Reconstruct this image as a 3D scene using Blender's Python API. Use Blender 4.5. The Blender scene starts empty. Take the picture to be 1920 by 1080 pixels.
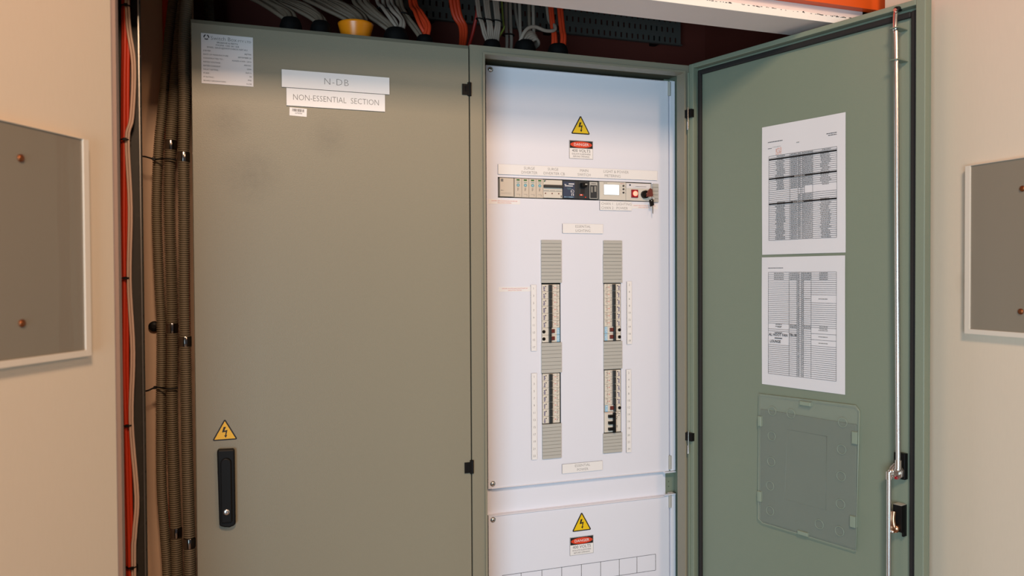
import bpy, math, random
from mathutils import Vector, Matrix
random.seed(7)
C = bpy.context.scene.collection
S = bpy.context.scene
R = math.radians

# ------------------------------------------------------------------ camera
cam_d = bpy.data.cameras.new('camera'); cam = bpy.data.objects.new('camera', cam_d); C.objects.link(cam)
S.camera = cam
yaw, pitch, roll = R(19.371), R(-.9616), R(.29964)
fw = Vector((math.sin(yaw)*math.cos(pitch), math.cos(yaw)*math.cos(pitch), math.sin(pitch)))
rt = Vector((math.cos(yaw), -math.sin(yaw), 0)); dn = fw.cross(rt)
r2 = rt*math.cos(roll)+dn*math.sin(roll); d2 = -rt*math.sin(roll)+dn*math.cos(roll)
mt = Matrix.Identity(4)
for i in range(3):
    mt[i][0] = r2[i]; mt[i][1] = -d2[i]; mt[i][2] = -fw[i]
mt[0][3], mt[1][3], mt[2][3] = 0, -1.733, 1.5
cam.matrix_world = mt
cam_d.sensor_width = 36; cam_d.lens = 1464.3/1920*36
cam_d.clip_start = .05; cam_d.clip_end = 60
cam_d.dof.use_dof = True; cam_d.dof.focus_distance = 1.85; cam_d.dof.aperture_fstop = 3.8

# ------------------------------------------------------------------ world, lights, exposure
w = bpy.data.worlds.new('world'); S.world = w; w.use_nodes = True
bg = w.node_tree.nodes['Background']; bg.inputs[0].default_value = (.80, .84, 1, 1); bg.inputs[1].default_value = .07
def area(name, loc, target, sx, sy, power, col):
    l = bpy.data.lights.new(name, 'AREA'); l.shape = 'RECTANGLE'; l.size = sx; l.size_y = sy
    l.energy = power; l.color = col
    o = bpy.data.objects.new(name, l); C.objects.link(o); o.location = loc
    o.rotation_euler = (Vector(target)-Vector(loc)).to_track_quat('-Z', 'Y').to_euler()
    return o
area('ceiling_and_fill_light', (.05, -2.4, 2.89), (.2, 0, 1.3), .36, .36, 43, (1, .68, .46))
area('ceiling_and_fill_light', (1.7, -3.6, 2.72), (-.1, -.3, 1.0), .4, .4, 21, (1, .60, .34))  # added warm fill for the left side, unlike the ceiling lamp above
area('window_light', (-1.65, -3.6, .95), (.9, 0, 1.2), 2.2, 1.5, 112, (.59, .83, 1))
S.view_settings.view_transform = 'Standard'; S.view_settings.look = 'None'
S.view_settings.gamma = 1; S.view_settings.use_curve_mapping = False
S.view_settings.exposure = 0.0

# ------------------------------------------------------------------ materials
def lin(c):
    return tuple((x/255/12.92 if x/255 <= .04045 else ((x/255+.055)/1.055)**2.4) for x in c)+(1,)
def mat(name, rgb, rough=.5, metal=0, bump=0, bscale=300, var=0, vscale=6, coat=0, emit=0, alpha=1, aniso=None, spec=.5):
    m = bpy.data.materials.new(name); m.use_nodes = True; nt = m.node_tree; b = nt.nodes['Principled BSDF']
    col = lin(rgb)
    b.inputs['Base Color'].default_value = col; b.inputs['Roughness'].default_value = rough
    b.inputs['Metallic'].default_value = metal; b.inputs['Coat Weight'].default_value = coat
    b.inputs['Specular IOR Level'].default_value = spec
    if alpha < 1: b.inputs['Alpha'].default_value = alpha
    if emit: b.inputs['Emission Color'].default_value = col; b.inputs['Emission Strength'].default_value = emit
    if bump or var:
        tc = nt.nodes.new('ShaderNodeTexCoord'); mp = nt.nodes.new('ShaderNodeMapping')
        nt.links.new(tc.outputs['Object'], mp.inputs[0])
        if aniso: mp.inputs['Scale'].default_value = aniso
    if bump:
        n = nt.nodes.new('ShaderNodeTexNoise'); n.inputs['Scale'].default_value = bscale; n.inputs['Detail'].default_value = 3
        nt.links.new(mp.outputs[0], n.inputs['Vector'])
        bp = nt.nodes.new('ShaderNodeBump'); bp.inputs['Strength'].default_value = bump; bp.inputs['Distance'].default_value = .001
        nt.links.new(n.outputs['Fac'], bp.inputs['Height']); nt.links.new(bp.outputs[0], b.inputs['Normal'])
    if var:
        n = nt.nodes.new('ShaderNodeTexNoise'); n.inputs['Scale'].default_value = vscale; n.inputs['Detail'].default_value = 5
        nt.links.new(mp.outputs[0], n.inputs['Vector'])
        mx = nt.nodes.new('ShaderNodeMixRGB'); mx.inputs[1].default_value = tuple(c*(1-var) for c in col[:3])+(1,)
        mx.inputs[2].default_value = tuple(min(1, c*(1+var)) for c in col[:3])+(1,)
        nt.links.new(n.outputs['Fac'], mx.inputs[0]); nt.links.new(mx.outputs[0], b.inputs['Base Color'])
    return m
M = {}
M['green'] = mat('green_paint', (138, 132, 113), .42, bump=.25, bscale=420, var=.03, vscale=3)
M['green_in'] = mat('green_inner_paint', (126, 136, 118), .45, bump=.25, bscale=420, var=.03, vscale=3)
M['white_paint'] = mat('white_powder_coat', (230, 231, 240), .38, bump=.1, bscale=500)
M['cream'] = mat('cream_laminate', (222, 207, 185), .55, bump=.25, bscale=260, var=.025, vscale=60, aniso=(6, 6, .6))
M['cream_frame'] = mat('cream_frame', (222, 212, 196), .4)
M['wall'] = mat('cream_wall', (204, 174, 146), .7, bump=.3, bscale=40, var=.08, vscale=9)
M['redwall'] = mat('red_brown_board', (104, 44, 32), .7, var=.15, vscale=5)
M['header'] = mat('header_paint', (226, 212, 206), .6, bump=.2, bscale=60, var=.04, vscale=14)
M['white_bead'] = mat('white_bead', (240, 236, 228), .6, bump=.4, bscale=120)
M['orange'] = mat('orange_board', (222, 84, 14), .45)
M['floor'] = mat('floor_grey', (150, 118, 92), .6, var=.1, vscale=8)
M['black'] = mat('black_plastic', (17, 15, 14), .5, spec=.2)
M['rubber'] = mat('black_rubber', (12, 11, 11), .65, spec=.2)
M['seal'] = mat('foam_seal', (30, 27, 26), .75)
M['chrome'] = mat('chrome', (232, 230, 228), .27, 1)
M['steel'] = mat('zinc_steel', (165, 160, 152), .32, 1)
M['nickel'] = mat('polished_nickel', (215, 205, 195), .2, .85)
M['brass'] = mat('brown_screw', (140, 82, 48), .35, .8)
M['smoke'] = mat('smoked_panel', (134, 124, 108), .3, coat=1, bump=.5, bscale=14, aniso=(1, 1, .12), var=.05, vscale=5)
_n = M['smoke'].node_tree; _b = _n.nodes['Principled BSDF']; _b.inputs['Coat Roughness'].default_value = .03
_n.links.new(_b.inputs['Normal'].links[0].from_socket, _b.inputs['Coat Normal'])
M['galv'] = mat('galvanised_dark', (54, 49, 42), .6, .15)
M['conduit'] = mat('grey_conduit', (112, 100, 80), .55)
M['cab_orange'] = mat('orange_sheath', (196, 52, 16), .5)
M['cab_red'] = mat('red_sheath', (186, 34, 20), .5)
M['cab_white'] = mat('white_sheath', (192, 164, 146), .5)
M['cab_grey'] = mat('grey_sheath', (168, 146, 126), .55)
M['cab_green'] = mat('green_sheath', (112, 120, 50), .5)
M['amber'] = mat('orange_gland', (246, 142, 20), .3)
M['label'] = mat('label_white', (240, 237, 235), .4)
M['ink'] = mat('ink_grey', (120, 116, 112), .6)
M['ink_dark'] = mat('ink_dark', (58, 56, 56), .6)
M['ink_black'] = mat('ink_black', (24, 22, 24), .6)
M['ink_red'] = mat('ink_red', (206, 60, 50), .6)
M['ink_pink'] = mat('ink_pink', (222, 174, 158), .6)
M['silver_label'] = mat('silver_label', (226, 222, 222), .35)
M['yellow'] = mat('warning_yellow', (240, 200, 20), .4)
M['yellow_door'] = mat('warning_amber_yellow', (236, 184, 40), .4)
M['red_sign'] = mat('danger_red', (224, 66, 34), .4)
M['paper'] = mat('paper', (222, 220, 222), .8)
M['filler'] = mat('grey_filler', (184, 182, 174), .5)
M['filler_line'] = mat('grey_filler_groove', (140, 138, 130), .6)
M['brk'] = mat('breaker_ivory', (222, 214, 200), .4)
M['surge'] = mat('surge_beige', (212, 198, 180), .45)
M['toggle'] = mat('toggle_charcoal', (44, 48, 50), .4)
M['brown'] = mat('test_button_brown', (104, 44, 36), .45)
M['blue'] = mat('label_light_blue', (150, 196, 222), .5)
M['navy'] = mat('label_navy', (48, 62, 88), .45)
M['darkcase'] = mat('dark_case', (38, 46, 52), .4)
M['greenwin'] = mat('indicator_green', (18, 104, 48), .35)
M['teal'] = mat('print_teal', (110, 160, 166), .5)
M['purple'] = mat('print_blue', (70, 66, 120), .5)
M['meter'] = mat('meter_grey', (214, 208, 196), .45)
M['screen'] = mat('lit_screen', (240, 248, 255), .3, emit=1.6)
M['lamp'] = mat('lit_red_lamp', (255, 110, 90), .3, emit=3.2)
M['lamp_rim'] = mat('red_lamp_rim', (140, 16, 26), .3, emit=.12)
M['clear'] = mat('clear_plastic', (190, 200, 190), .25, alpha=.10)
M['holder'] = mat('holder_grey_plastic', (106, 114, 102), .3, var=.04, vscale=12)
M['holder_edge'] = mat('holder_plastic_edge', (138, 151, 134), .3)
M['tray_grey'] = mat('tray_dark_grey', (92, 90, 84), .5, .2)
M['top_grey'] = mat('shaded_grey_sheath', (112, 96, 80), .6)  # the four top sheaths have the shade above the cabinet painted in
M['top_white'] = mat('shaded_white_sheath', (150, 134, 120), .6)
M['top_orange'] = mat('shaded_orange_sheath', (196, 58, 22), .55)
M['top_red'] = mat('shaded_red_sheath', (150, 30, 18), .55)
M['jamb'] = mat('jamb_painted_shade', (168, 146, 138), .6)  # mauve stands in for the shade on the recessed jamb
M['bronze'] = mat('bronze_metal', (186, 140, 110), .25, 1)
M['coupling'] = mat('conduit_coupling_metal', (158, 152, 146), .16, 1)
M['foam'] = mat('torn_foam', (190, 140, 80), .8, bump=.5, bscale=80)

# stain on the right-hand cream door: a smudge with a place of its own on that board
def add_stain(m, centre, radius, rgb):
    m = m.copy(); nt = m.node_tree; b = nt.nodes['Principled BSDF']
    tc = nt.nodes.new('ShaderNodeTexCoord'); vm = nt.nodes.new('ShaderNodeVectorMath'); vm.operation = 'DISTANCE'
    nz = nt.nodes.new('ShaderNodeTexNoise'); nz.inputs['Scale'].default_value = 60
    vm.inputs[1].default_value = centre; nt.links.new(tc.outputs['Object'], vm.inputs[0])
    nt.links.new(tc.outputs['Object'], nz.inputs['Vector'])
    mr = nt.nodes.new('ShaderNodeMapRange'); mr.inputs[1].default_value = radius; mr.inputs[2].default_value = 0
    mr.inputs[3].default_value = 0; mr.inputs[4].default_value = .5
    nt.links.new(vm.outputs['Value'], mr.inputs[0])
    mu = nt.nodes.new('ShaderNodeMath'); mu.operation = 'MULTIPLY'
    nt.links.new(mr.outputs[0], mu.inputs[0]); nt.links.new(nz.outputs['Fac'], mu.inputs[1])
    mx = nt.nodes.new('ShaderNodeMixRGB'); mx.inputs[2].default_value = lin(rgb)
    old = b.inputs['Base Color'].links[0].from_socket
    nt.links.new(old, mx.inputs[1]); nt.links.new(mu.outputs[0], mx.inputs[0]); nt.links.new(mx.outputs[0], b.inputs['Base Color'])
    return m

M['green_door'] = add_stain(add_stain(add_stain(M['green'], (-.015, 0, 1.825), .05, (78, 76, 66)), (.03, 0, 1.715), .07, (88, 84, 74)), (.19, 0, 1.80), .05, (92, 90, 80))
# ------------------------------------------------------------------ mesh builder
class MB:
    def __init__(s): s.v = []; s.f = []; s.mi = []; s.sm = []; s.mats = []
    def m(s, key):
        if key not in s.mats: s.mats.append(key)
        return s.mats.index(key)
    def add(s, vs, fs, key, smooth=False):
        o = len(s.v); s.v += [tuple(v) for v in vs]; k = s.m(key)
        for f in fs: s.f.append([i+o for i in f]); s.mi.append(k); s.sm.append(smooth)
        return s
    def box(s, x0, x1, y0, y1, z0, z1, key):
        v = [(x, y, z) for z in (z0, z1) for y in (y0, y1) for x in (x0, x1)]
        return s.add(v, [(0, 2, 3, 1), (4, 5, 7, 6), (0, 1, 5, 4), (2, 6, 7, 3), (0, 4, 6, 2), (1, 3, 7, 5)], key)
    def cbox(s, x0, x1, y0, y1, z0, z1, c, key):
        # box whose front (y0) edges are chamfered by c
        v = [(x0, y1, z0), (x1, y1, z0), (x1, y1, z1), (x0, y1, z1), (x0, y0+c, z0), (x1, y0+c, z0), (x1, y0+c, z1), (x0, y0+c, z1),
             (x0+c, y0, z0+c), (x1-c, y0, z0+c), (x1-c, y0, z1-c), (x0+c, y0, z1-c)]
        return s.add(v, [(0, 1, 2, 3)[::-1]]+[(0, 1, 5, 4), (1, 2, 6, 5), (2, 3, 7, 6), (3, 0, 4, 7), (4, 5, 9, 8), (5, 6, 10, 9), (6, 7, 11, 10), (7, 4, 8, 11), (8, 9, 10, 11)], key)
    def quad(s, x0, x1, z0, z1, y, key):
        return s.add([(x0, y, z0), (x1, y, z0), (x1, y, z1), (x0, y, z1)], [(0, 1, 2, 3)], key)
    def poly(s, pts, y0, y1, key):
        # pts counter-clockwise in x,z seen from the front (-y); y0 front, y1 back
        n = len(pts); a = [(x, y0, z) for x, z in pts]+[(x, y1, z) for x, z in pts]
        return s.add(a, [list(range(n)), list(range(2*n-1, n-1, -1))]+[(i, i+n, (i+1) % n+n, (i+1) % n) for i in range(n)], key)
    def holes(s, x0, x1, z0, z1, y0, y1, hs, key):
        xs = sorted({x0, x1} | {h[0] for h in hs} | {h[1] for h in hs}); zs = sorted({z0, z1} | {h[2] for h in hs} | {h[3] for h in hs})
        for i in range(len(xs)-1):
            for j in range(len(zs)-1):
                cx, cz = (xs[i]+xs[i+1])/2, (zs[j]+zs[j+1])/2
                if any(h[0] < cx < h[1] and h[2] < cz < h[3] for h in hs): continue
                s.add([(xs[i], y0, zs[j]), (xs[i+1], y0, zs[j]), (xs[i+1], y0, zs[j+1]), (xs[i], y0, zs[j+1])], [(0, 1, 2, 3)], key)
                s.add([(xs[i], y1, zs[j]), (xs[i+1], y1, zs[j]), (xs[i+1], y1, zs[j+1]), (xs[i], y1, zs[j+1])], [(3, 2, 1, 0)], key)
        for a in [(x0, x1, z0, z1)]+list(hs):
            v = [(a[0], a[2]), (a[1], a[2]), (a[1], a[3]), (a[0], a[3])]
            for i in range(4):
                p, q = v[i], v[(i+1) % 4]
                s.add([(p[0], y0, p[1]), (q[0], y0, q[1]), (q[0], y1, q[1]), (p[0], y1, p[1])], [(0, 1, 2, 3)], key)
        return s
    def tube(s, pts, r, key, seg=10, smooth=True, caps=True, radii=None):
        pts = [Vector(p) for p in pts]; n = len(pts)
        t0 = (pts[1]-pts[0]).normalized(); up = Vector((0, 1, 0)) if abs(t0.y) < .9 else Vector((1, 0, 0))
        nrm = t0.cross(up).normalized(); v = []; f = []
        for i, p in enumerate(pts):
            t = (pts[min(i+1, n-1)]-pts[max(i-1, 0)]).normalized()
            nrm = (nrm-t*nrm.dot(t)).normalized(); b = t.cross(nrm); rr = radii[i] if radii else r
            for k in range(seg):
                a = 2*math.pi*k/seg; v.append(p+(nrm*math.cos(a)+b*math.sin(a))*rr)
        for i in range(n-1):
            for k in range(seg):
                f.append((i*seg+k, i*seg+(k+1) % seg, (i+1)*seg+(k+1) % seg, (i+1)*seg+k))
        s.add(v, f, key, smooth)
        if caps:
            s.add(v[:seg], [list(range(seg))[::-1]], key); s.add(v[-seg:], [list(range(seg))], key)
        return s
    def disc(s, x, z, y0, y1, r, key, seg=20, dome=0):
        if dome: return s.tube([(x, y1, z), (x, y0+dome, z), (x, y0+dome*.35, z), (x, y0, z)], r, key, seg, radii=[r, r, r*.8, r*.35])
        return s.tube([(x, y1, z), (x, y0, z)], r, key, seg)
    def ring(s, x, z, y, r, t, key, seg=24):
        pts = [(x+r*math.cos(2*math.pi*i/seg), y, z+r*math.sin(2*math.pi*i/seg)) for i in range(seg+1)]
        return s.tube(pts, t, key, 6, caps=False)
    def lathe(s, x, y, prof, key, seg=24):
        # profile of (radius, z)
        v = [(x+r*math.cos(2*math.pi*k/seg), y+r*math.sin(2*math.pi*k/seg), z) for r, z in prof for k in range(seg)]
        f = [(i*seg+k, i*seg+(k+1) % seg, (i+1)*seg+(k+1) % seg, (i+1)*seg+k) for i in range(len(prof)-1) for k in range(seg)]
        return s.add(v, f, key, True)
    def lab(s, w_, h_, t=.0027):
        s.box(-w_, w_, -t+.0003, 0, -h_, h_, 'ink_black'); return s.cbox(-w_, w_, -t, -t+.0003, -h_, h_, .0001, 'label')
    def text(s, body, size, x, z, y, key, align='CENTER', off=0, sx=1, spacing=1):
        c = bpy.data.curves.new('t', 'FONT'); c.body = body; c.size = size; c.align_x = align; c.align_y = 'CENTER'
        c.resolution_u = 2; c.offset = off*size; c.space_character = spacing; c.fill_mode = 'FRONT'
        o = bpy.data.objects.new('t', c); me = bpy.data.meshes.new_from_object(o)
        vs = [(x+p.co.x*sx, y, z+p.co.y) for p in me.vertices]; fs = [tuple(p.vertices) for p in me.polygons]
        bpy.data.objects.remove(o); bpy.data.curves.remove(c); bpy.data.meshes.remove(me)
        return s.add(vs, fs, key)
    def build(s, name, parent=None, loc=None, rot=0, bevel=0):
        me = bpy.data.meshes.new(name); me.from_pydata(s.v, [], s.f)
        for k in s.mats: me.materials.append(M[k])
        me.polygons.foreach_set('material_index', s.mi); me.polygons.foreach_set('use_smooth', s.sm); me.update()
        o = bpy.data.objects.new(name, me); C.objects.link(o)
        if parent: o.parent = parent
        if loc: o.location = loc
        if rot: o.rotation_euler = (0, 0, rot)
        if bevel:
            b = o.modifiers.new('bevel', 'BEVEL'); b.width = bevel; b.segments = 2; b.limit_method = 'ANGLE'; b.angle_limit = R(50)
        return o
def tag(o, label, cat, group=None, kind=None):
    o['label'] = label; o['category'] = cat
    if group: o['group'] = group
    if kind: o['kind'] = kind
    return o
def struct(o): o['kind'] = 'structure'; return o
def thing(name, loc, label, cat, group=None, rot=0):
    o = bpy.data.objects.new(name, None); C.objects.link(o); o.location = loc; o.rotation_euler = (0, 0, rot); o.empty_display_size = .05
    return tag(o, label, cat, group)
def plab(o, label): o['label'] = label; return o
def spline(pts, n=8):
    P = [Vector(p) for p in pts]; P = [P[0]*2-P[1]]+P+[P[-1]*2-P[-2]]; out = []
    for i in range(1, len(P)-2):
        for k in range(n):
            t = k/n; a, b, c, d = P[i-1], P[i], P[i+1], P[i+2]
            out.append(.5*((2*b)+(c-a)*t+(2*a-5*b+4*c-d)*t*t+(3*b-a-3*c+d)*t**3))
    out.append(P[-2]); return out

# ================================================================== SETTING
struct(MB().box(-1.6, 3.0, -4.2, .46, -.05, 0, 'floor').build('floor'))
struct(MB().box(-.24, 1.46, .40, .46, 0, 2.75, 'redwall').build('wall_back'))
struct(MB().box(-.27, -.212, -.33, .40, 0, 2.75, 'wall').build('wall_left'))
struct(MB().box(1.40, 1.46, -.30, .40, 0, 2.75, 'redwall').build('wall_right'))
struct(MB().box(-.212, -.0865, .15, .17, 0, 2.70, 'wall').build('wall_side_panel'))
bpy.data.objects['wall_side_panel'].name = 'wall_left_return'
struct(MB().box(-.27, 1.46, -.251, .46, 2.75, 2.80, 'redwall').build('ceiling'))
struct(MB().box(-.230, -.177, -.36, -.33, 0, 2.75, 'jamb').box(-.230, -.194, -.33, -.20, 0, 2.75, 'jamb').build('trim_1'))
struct(MB().box(1.312, 1.46, -.351, -.30, 0, 2.75, 'cream').build('trim_2'))
hd = MB().box(-.19, 1.46, -.351, -.251, 2.045, 2.75, 'header')
struct(hd.build('trim_3'))
b = MB(); xs = [-.19+.02*i for i in range(83)]
top = [2.0605+random.uniform(-.0012, .0012) for _ in xs]
for i in range(len(xs)-1):
    b.add([(xs[i], -.354, 2.0445), (xs[i+1], -.354, 2.0445), (xs[i+1], -.354, top[i+1]), (xs[i], -.354, top[i]),
           (xs[i], -.351, 2.0445), (xs[i+1], -.351, 2.0445), (xs[i+1], -.351, top[i+1]), (xs[i], -.351, top[i])],
          [(0, 1, 2, 3), (3, 2, 6, 7), (1, 0, 4, 5)], 'white_bead')
for i in range(70):
    x = random.uniform(.85, 1.28); z = 2.0588+random.uniform(-.0012, .0012); l = random.uniform(.001, .006)
    b.box(x, x+l, -.3546, -.3538, z, z+random.uniform(.0006, .0014), 'ink_dark')
struct(b.build('trim_4'))
struct(MB().box(-.19, 1.46, -.372, -.352, 2.0775, 2.118, 'orange').build('trim_5'))
struct(MB().box(-.19, 1.46, -.380, -.352, 2.1185, 2.75, 'cab_red').build('trim_6'))

# ------------------------------------------------------------------ cream cupboard doors with smoked panels
def cupboard_door(loc, rot, hinge_right, px0, px1, label, mkey, screws):
    # local x right as seen, front -y; the hinge edge is at local x=0
    t = thing('cupboard_door', loc, label, 'cupboard door', None, rot)
    x0, x1 = (-.62, 0) if hinge_right else (0, .62)
    MB().box(x0, x1, 0, .018, .06-loc[2], 2.62-loc[2], mkey).build('door_leaf', t, bevel=.001)
    z0, z1 = 1.385-loc[2], 1.7-loc[2]
    p = MB().box(px0+.008, px1-.008, -.0105, 0, z0+.008, z1-.0009, 'smoke').build('smoked_panel', t)
    fr = MB()
    for (a, c, d, e) in ((px0, px0+.011, z0, z1), (px1-.011, px1, z0, z1), (px0+.011, px1-.011, z0, z0+.009), (px0+.011, px1-.011, z1-.0008, z1)):
        fr.box(a, c, -.013, 0, d, e, 'cream_frame')
    fr.build('panel_frame', t, bevel=.0012)
    for sx, sz in screws:
        MB().disc(sx, sz-loc[2], -.0140, -.0105, .0052, 'brass', 18, dome=.002).build('screw', p)
    return t
M['cream_stain'] = add_stain(M['cream'], (.205, 0, -.02), .032, (150, 128, 98))
cupboard_door((-.18, -.385, 1.5), R(59.8), True, -.395, -.067, 'cream cupboard door standing open at the left edge, beside the conduits, panel with peach glow', 'cream',
              [(-.189, 1.656), (-.191, 1.44), (-.36, 1.656), (-.36, 1.44)])
cupboard_door((1.306, -.42, 1.5), R(-90), False, .207, .53, 'cream cupboard door at the right edge, standing open behind the green cabinet door', 'cream_stain',
              [(.320, 1.646), (.318, 1.431), (.49, 1.646), (.49, 1.431)])

# ================================================================== LEFT CABINET (closed door)
lc = thing('distribution_cabinet', (.212, .15, 0), 'olive steel switchboard cabinet with its tall door closed, left one of the pair', 'electrical cabinet')
def L(b_, name, parent, off=lc.location, **k):   # build in world coordinates under a root
    o = b_.build(name, parent, **k)
    if parent is not None and parent.parent is None: o.location = -Vector(off)
    return o
b = MB().box(-.085, .5085, .0195, .36, .10, 2.030, 'green').box(-.07, .5, .05, .34, 0, .10, 'black')
L(b, 'body', lc)
d = MB()
c = .009; x0, x1, z0, z1 = -.085, .5070, .115, 2.0285
d.add([(x0, .018, z0), (x1, .018, z0), (x1, .018, z1), (x0, .018, z1), (x0, .002, z0), (x1, .002, z0), (x1, .006, z1), (x0, .006, z1),
       (x0+.0015, 0, z0+.002), (x1-.001, 0, z0+.002), (x1-.001, 0, z1-c), (x0+.0015, 0, z1-c)],
      [(3, 2, 1, 0), (0, 1, 5, 4), (1, 2, 6, 5), (2, 3, 7, 6), (3, 0, 4, 7), (4, 5, 9, 8), (5, 6, 10, 9), (6, 7, 11, 10), (7, 4, 8, 11), (8, 9, 10, 11)], 'green_door')
ld = L(d, 'door', lc)
# swing handle
def hx(pts): return pts
h = MB()
h.poly([(-.0405, .984), (-.036, .9815), (-.030, .9795), (-.021, .978), (-.013, .9805), (-.0085, .984), (-.0088, 1.1385), (-.012, 1.1405), (-.040, 1.1415), (-.0435, 1.139)], -.016, .0005, 'black')
h.build('handle', ld, bevel=.003)
h = MB(); pr = []
for k in range(13):
    a = math.pi*k/12; pr.append((-.0265+.0105*math.cos(a), 1.1135+.0105*math.sin(a)))
pr = [(-.0370+.0005, .990), (-.0155, .990)]+pr
h.poly(pr, -.0215, -.0155, 'black'); plab(h.build('handle_lever', ld, bevel=.002), 'black lever set in the handle')
k_ = MB().disc(-.0262, 1.013, -.0245, -.021, .0062, 'chrome', 24, dome=.0012).box(-.0267, -.0257, -.0249, -.0243, 1.010, 1.016, 'ink_black')
plab(k_.build('lock', ld), 'round chrome key lock')
for z in (1.927, 1.056):
    h = MB().box(.4905, .5055, -.0035, .0005, z-.0135, z+.011, 'black').box(.5035, .5115, -.0045, .0005, z-.0155, z+.0155, 'black')
    h.box(.4965, .5005, -.0042, -.0035, z-.006, z+.006, 'rubber').tube([(.5085, -.004, z-.015), (.5085, -.004, z+.015)], .0022, 'black')
    plab(h.build('hinge', ld), 'black plastic hinge')

# ================================================================== RIGHT CABINET (open door)
rc = thing('distribution_cabinet', (.80, .15, 0), 'green steel switchboard cabinet standing open with white inner panels full of breakers', 'electrical cabinet')
ro = rc.location
b = MB()
b.box(.5095, .544, 0, .03, .10, 2.030, 'green').box(1.0725, 1.094, 0, .03, .10, 2.030, 'green')
b.box(.544, 1.0725, 0, .03, 2.0095, 2.030, 'green').box(.544, 1.0725, 0, .03, .10, .14, 'green')
# raised rain lip around the opening
b.box(.539, .544, -.006, 0, .14, 2.0145, 'green').box(1.0725, 1.0765, -.006, 0, .14, 2.0145, 'green').box(.544, 1.0725, -.006, 0, 2.0095, 2.0145, 'green')
b.box(.5095, .5125, .03, .36, .10, 2.030, 'green_in').box(1.1075, 1.1105, .03, .36, .10, 2.030, 'green_in')
b.box(1.094, 1.1105, .012, .03, .10, 2.030, 'green_in')
b.box(.5125, 1.1075, .03, .36, 2.027, 2.030, 'green').box(.5125, 1.1075, .03, .36, .10, .103, 'green').box(.5125, 1.1075, .357, .36, .103, 2.027, 'green_in')
b.box(.52, 1.1, .05, .34, 0, .10, 'black')
L(b, 'body', rc, ro)
# mounting upright seen to the right of the inner panels, with its two punched holes
b = MB().holes(1.0795, 1.1072, .15, 2.02, .106, .108, [(1.0905, 1.0925, .939, .942), (1.0905, 1.0925, .926, .929)], 'green_in')
L(b, 'mounting_upright', rc, ro)
def inner_panel(z0, z1, hs, name='inner_panel'):
    b = MB().holes(.5765, 1.083, z0, z1, .090, .0925, hs, 'white_paint')
    b.box(.5765, .5785, .0925, .106, z0, z1, 'white_paint').box(.5785, 1.083, .0925, .106, z0, z0+.002, 'white_paint').box(.5785, 1.083, .0925, .106, z1-.002, z1, 'white_paint')
    b.box(1.081, 1.083, .0925, .106, z0+.002, z1-.002, 'white_paint')
    return L(b, name, rc, ro)
HX = (.6055, 1.0325, 1.690, 1.7405)
hl = (.7188, .7712, 1.036, 1.587); hr = (.8905, .9415, 1.036, 1.587)
ip = inner_panel(.974, 2.0115, [HX, hl, hr])
il = inner_panel(.14, .908, [], 'inner_panel')
for par, (z0, z1) in ((ip, (.974, 2.0125)), (il, (.14, .912))):
    MB().box(1.0872, 1.1025, .0885, .106, z0, z1, 'white_paint').build('hinge_strip', par, bevel=.001)
    # folded lip along the free horizontal edge
for par, zs, sz in ((ip, (.9745, 2.0095), (.986, 2.0015)), (il, (.906,), (.897,))):
    for z in zs:
        f = MB(); u = .0016
        f.add([(.600, .0898, z-u), (1.057, .0898, z-u), (1.057, .087, z), (.600, .087, z), (1.057, .0898, z+u), (.600, .0898, z+u),
               (.585, .0898, z-u), (.585, .0898, z+u), (1.072, .0898, z-u), (1.072, .0898, z+u)],
              [(0, 1, 2, 3), (3, 2, 4, 5), (6, 0, 3), (6, 3, 7), (7, 3, 5), (1, 8, 2), (8, 9, 2), (9, 4, 2)], 'white_paint')
        f.build('folded_lip', par)
    for z in sz:
        s_ = MB().disc(.588, z, .086, .090, .0050, 'chrome', 20, dome=.0015).ring(.588, z, .0893, .0058, .0009, 'steel').box(.5845, .5915, .0857, .0862, z-.0006, z+.0006, 'ink_black')
        plab(s_.build('screw', par), 'chrome slotted screw')
for par, zs in ((ip, ((1.972, 2.009), (.979, 1.015))), (il, ((.876, .910),))):
    for z0, z1 in zs:
        MB().box(1.0805, 1.0885, .0862, .0895, z0, z1, 'filler').tube([(1.0850, .0858, z0), (1.0850, .0858, z1)], .0016, 'filler', 8).build('hinge', par)
for z, par in ((.9722, ip), (.9125, il)):
    MB().box(1.066, 1.099, .082, .0895, z-.0012, z+.0012, 'white_paint').build('hinge_tab', par)
# bar between the two panels
L(MB().box(.576, 1.079, .102, .1055, .903, .978, 'white_paint'), 'filler_bar', rc, ro)
# grid engraved on the lower panel
gx = [.6118, .661, .7168, .7708, .8258, .8802, .9341, .9858, 1.0416]; g = MB()
for x in gx: g.box(x-.0005, x+.0005, .0894, .0899, .7125, .7555, 'ink_dark')
for z in (.7555, .7125): g.box(gx[0], gx[-1], .0894, .0899, z-.0004, z+.0004, 'ink_dark')
g.build('cutout_outline', il)

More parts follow.
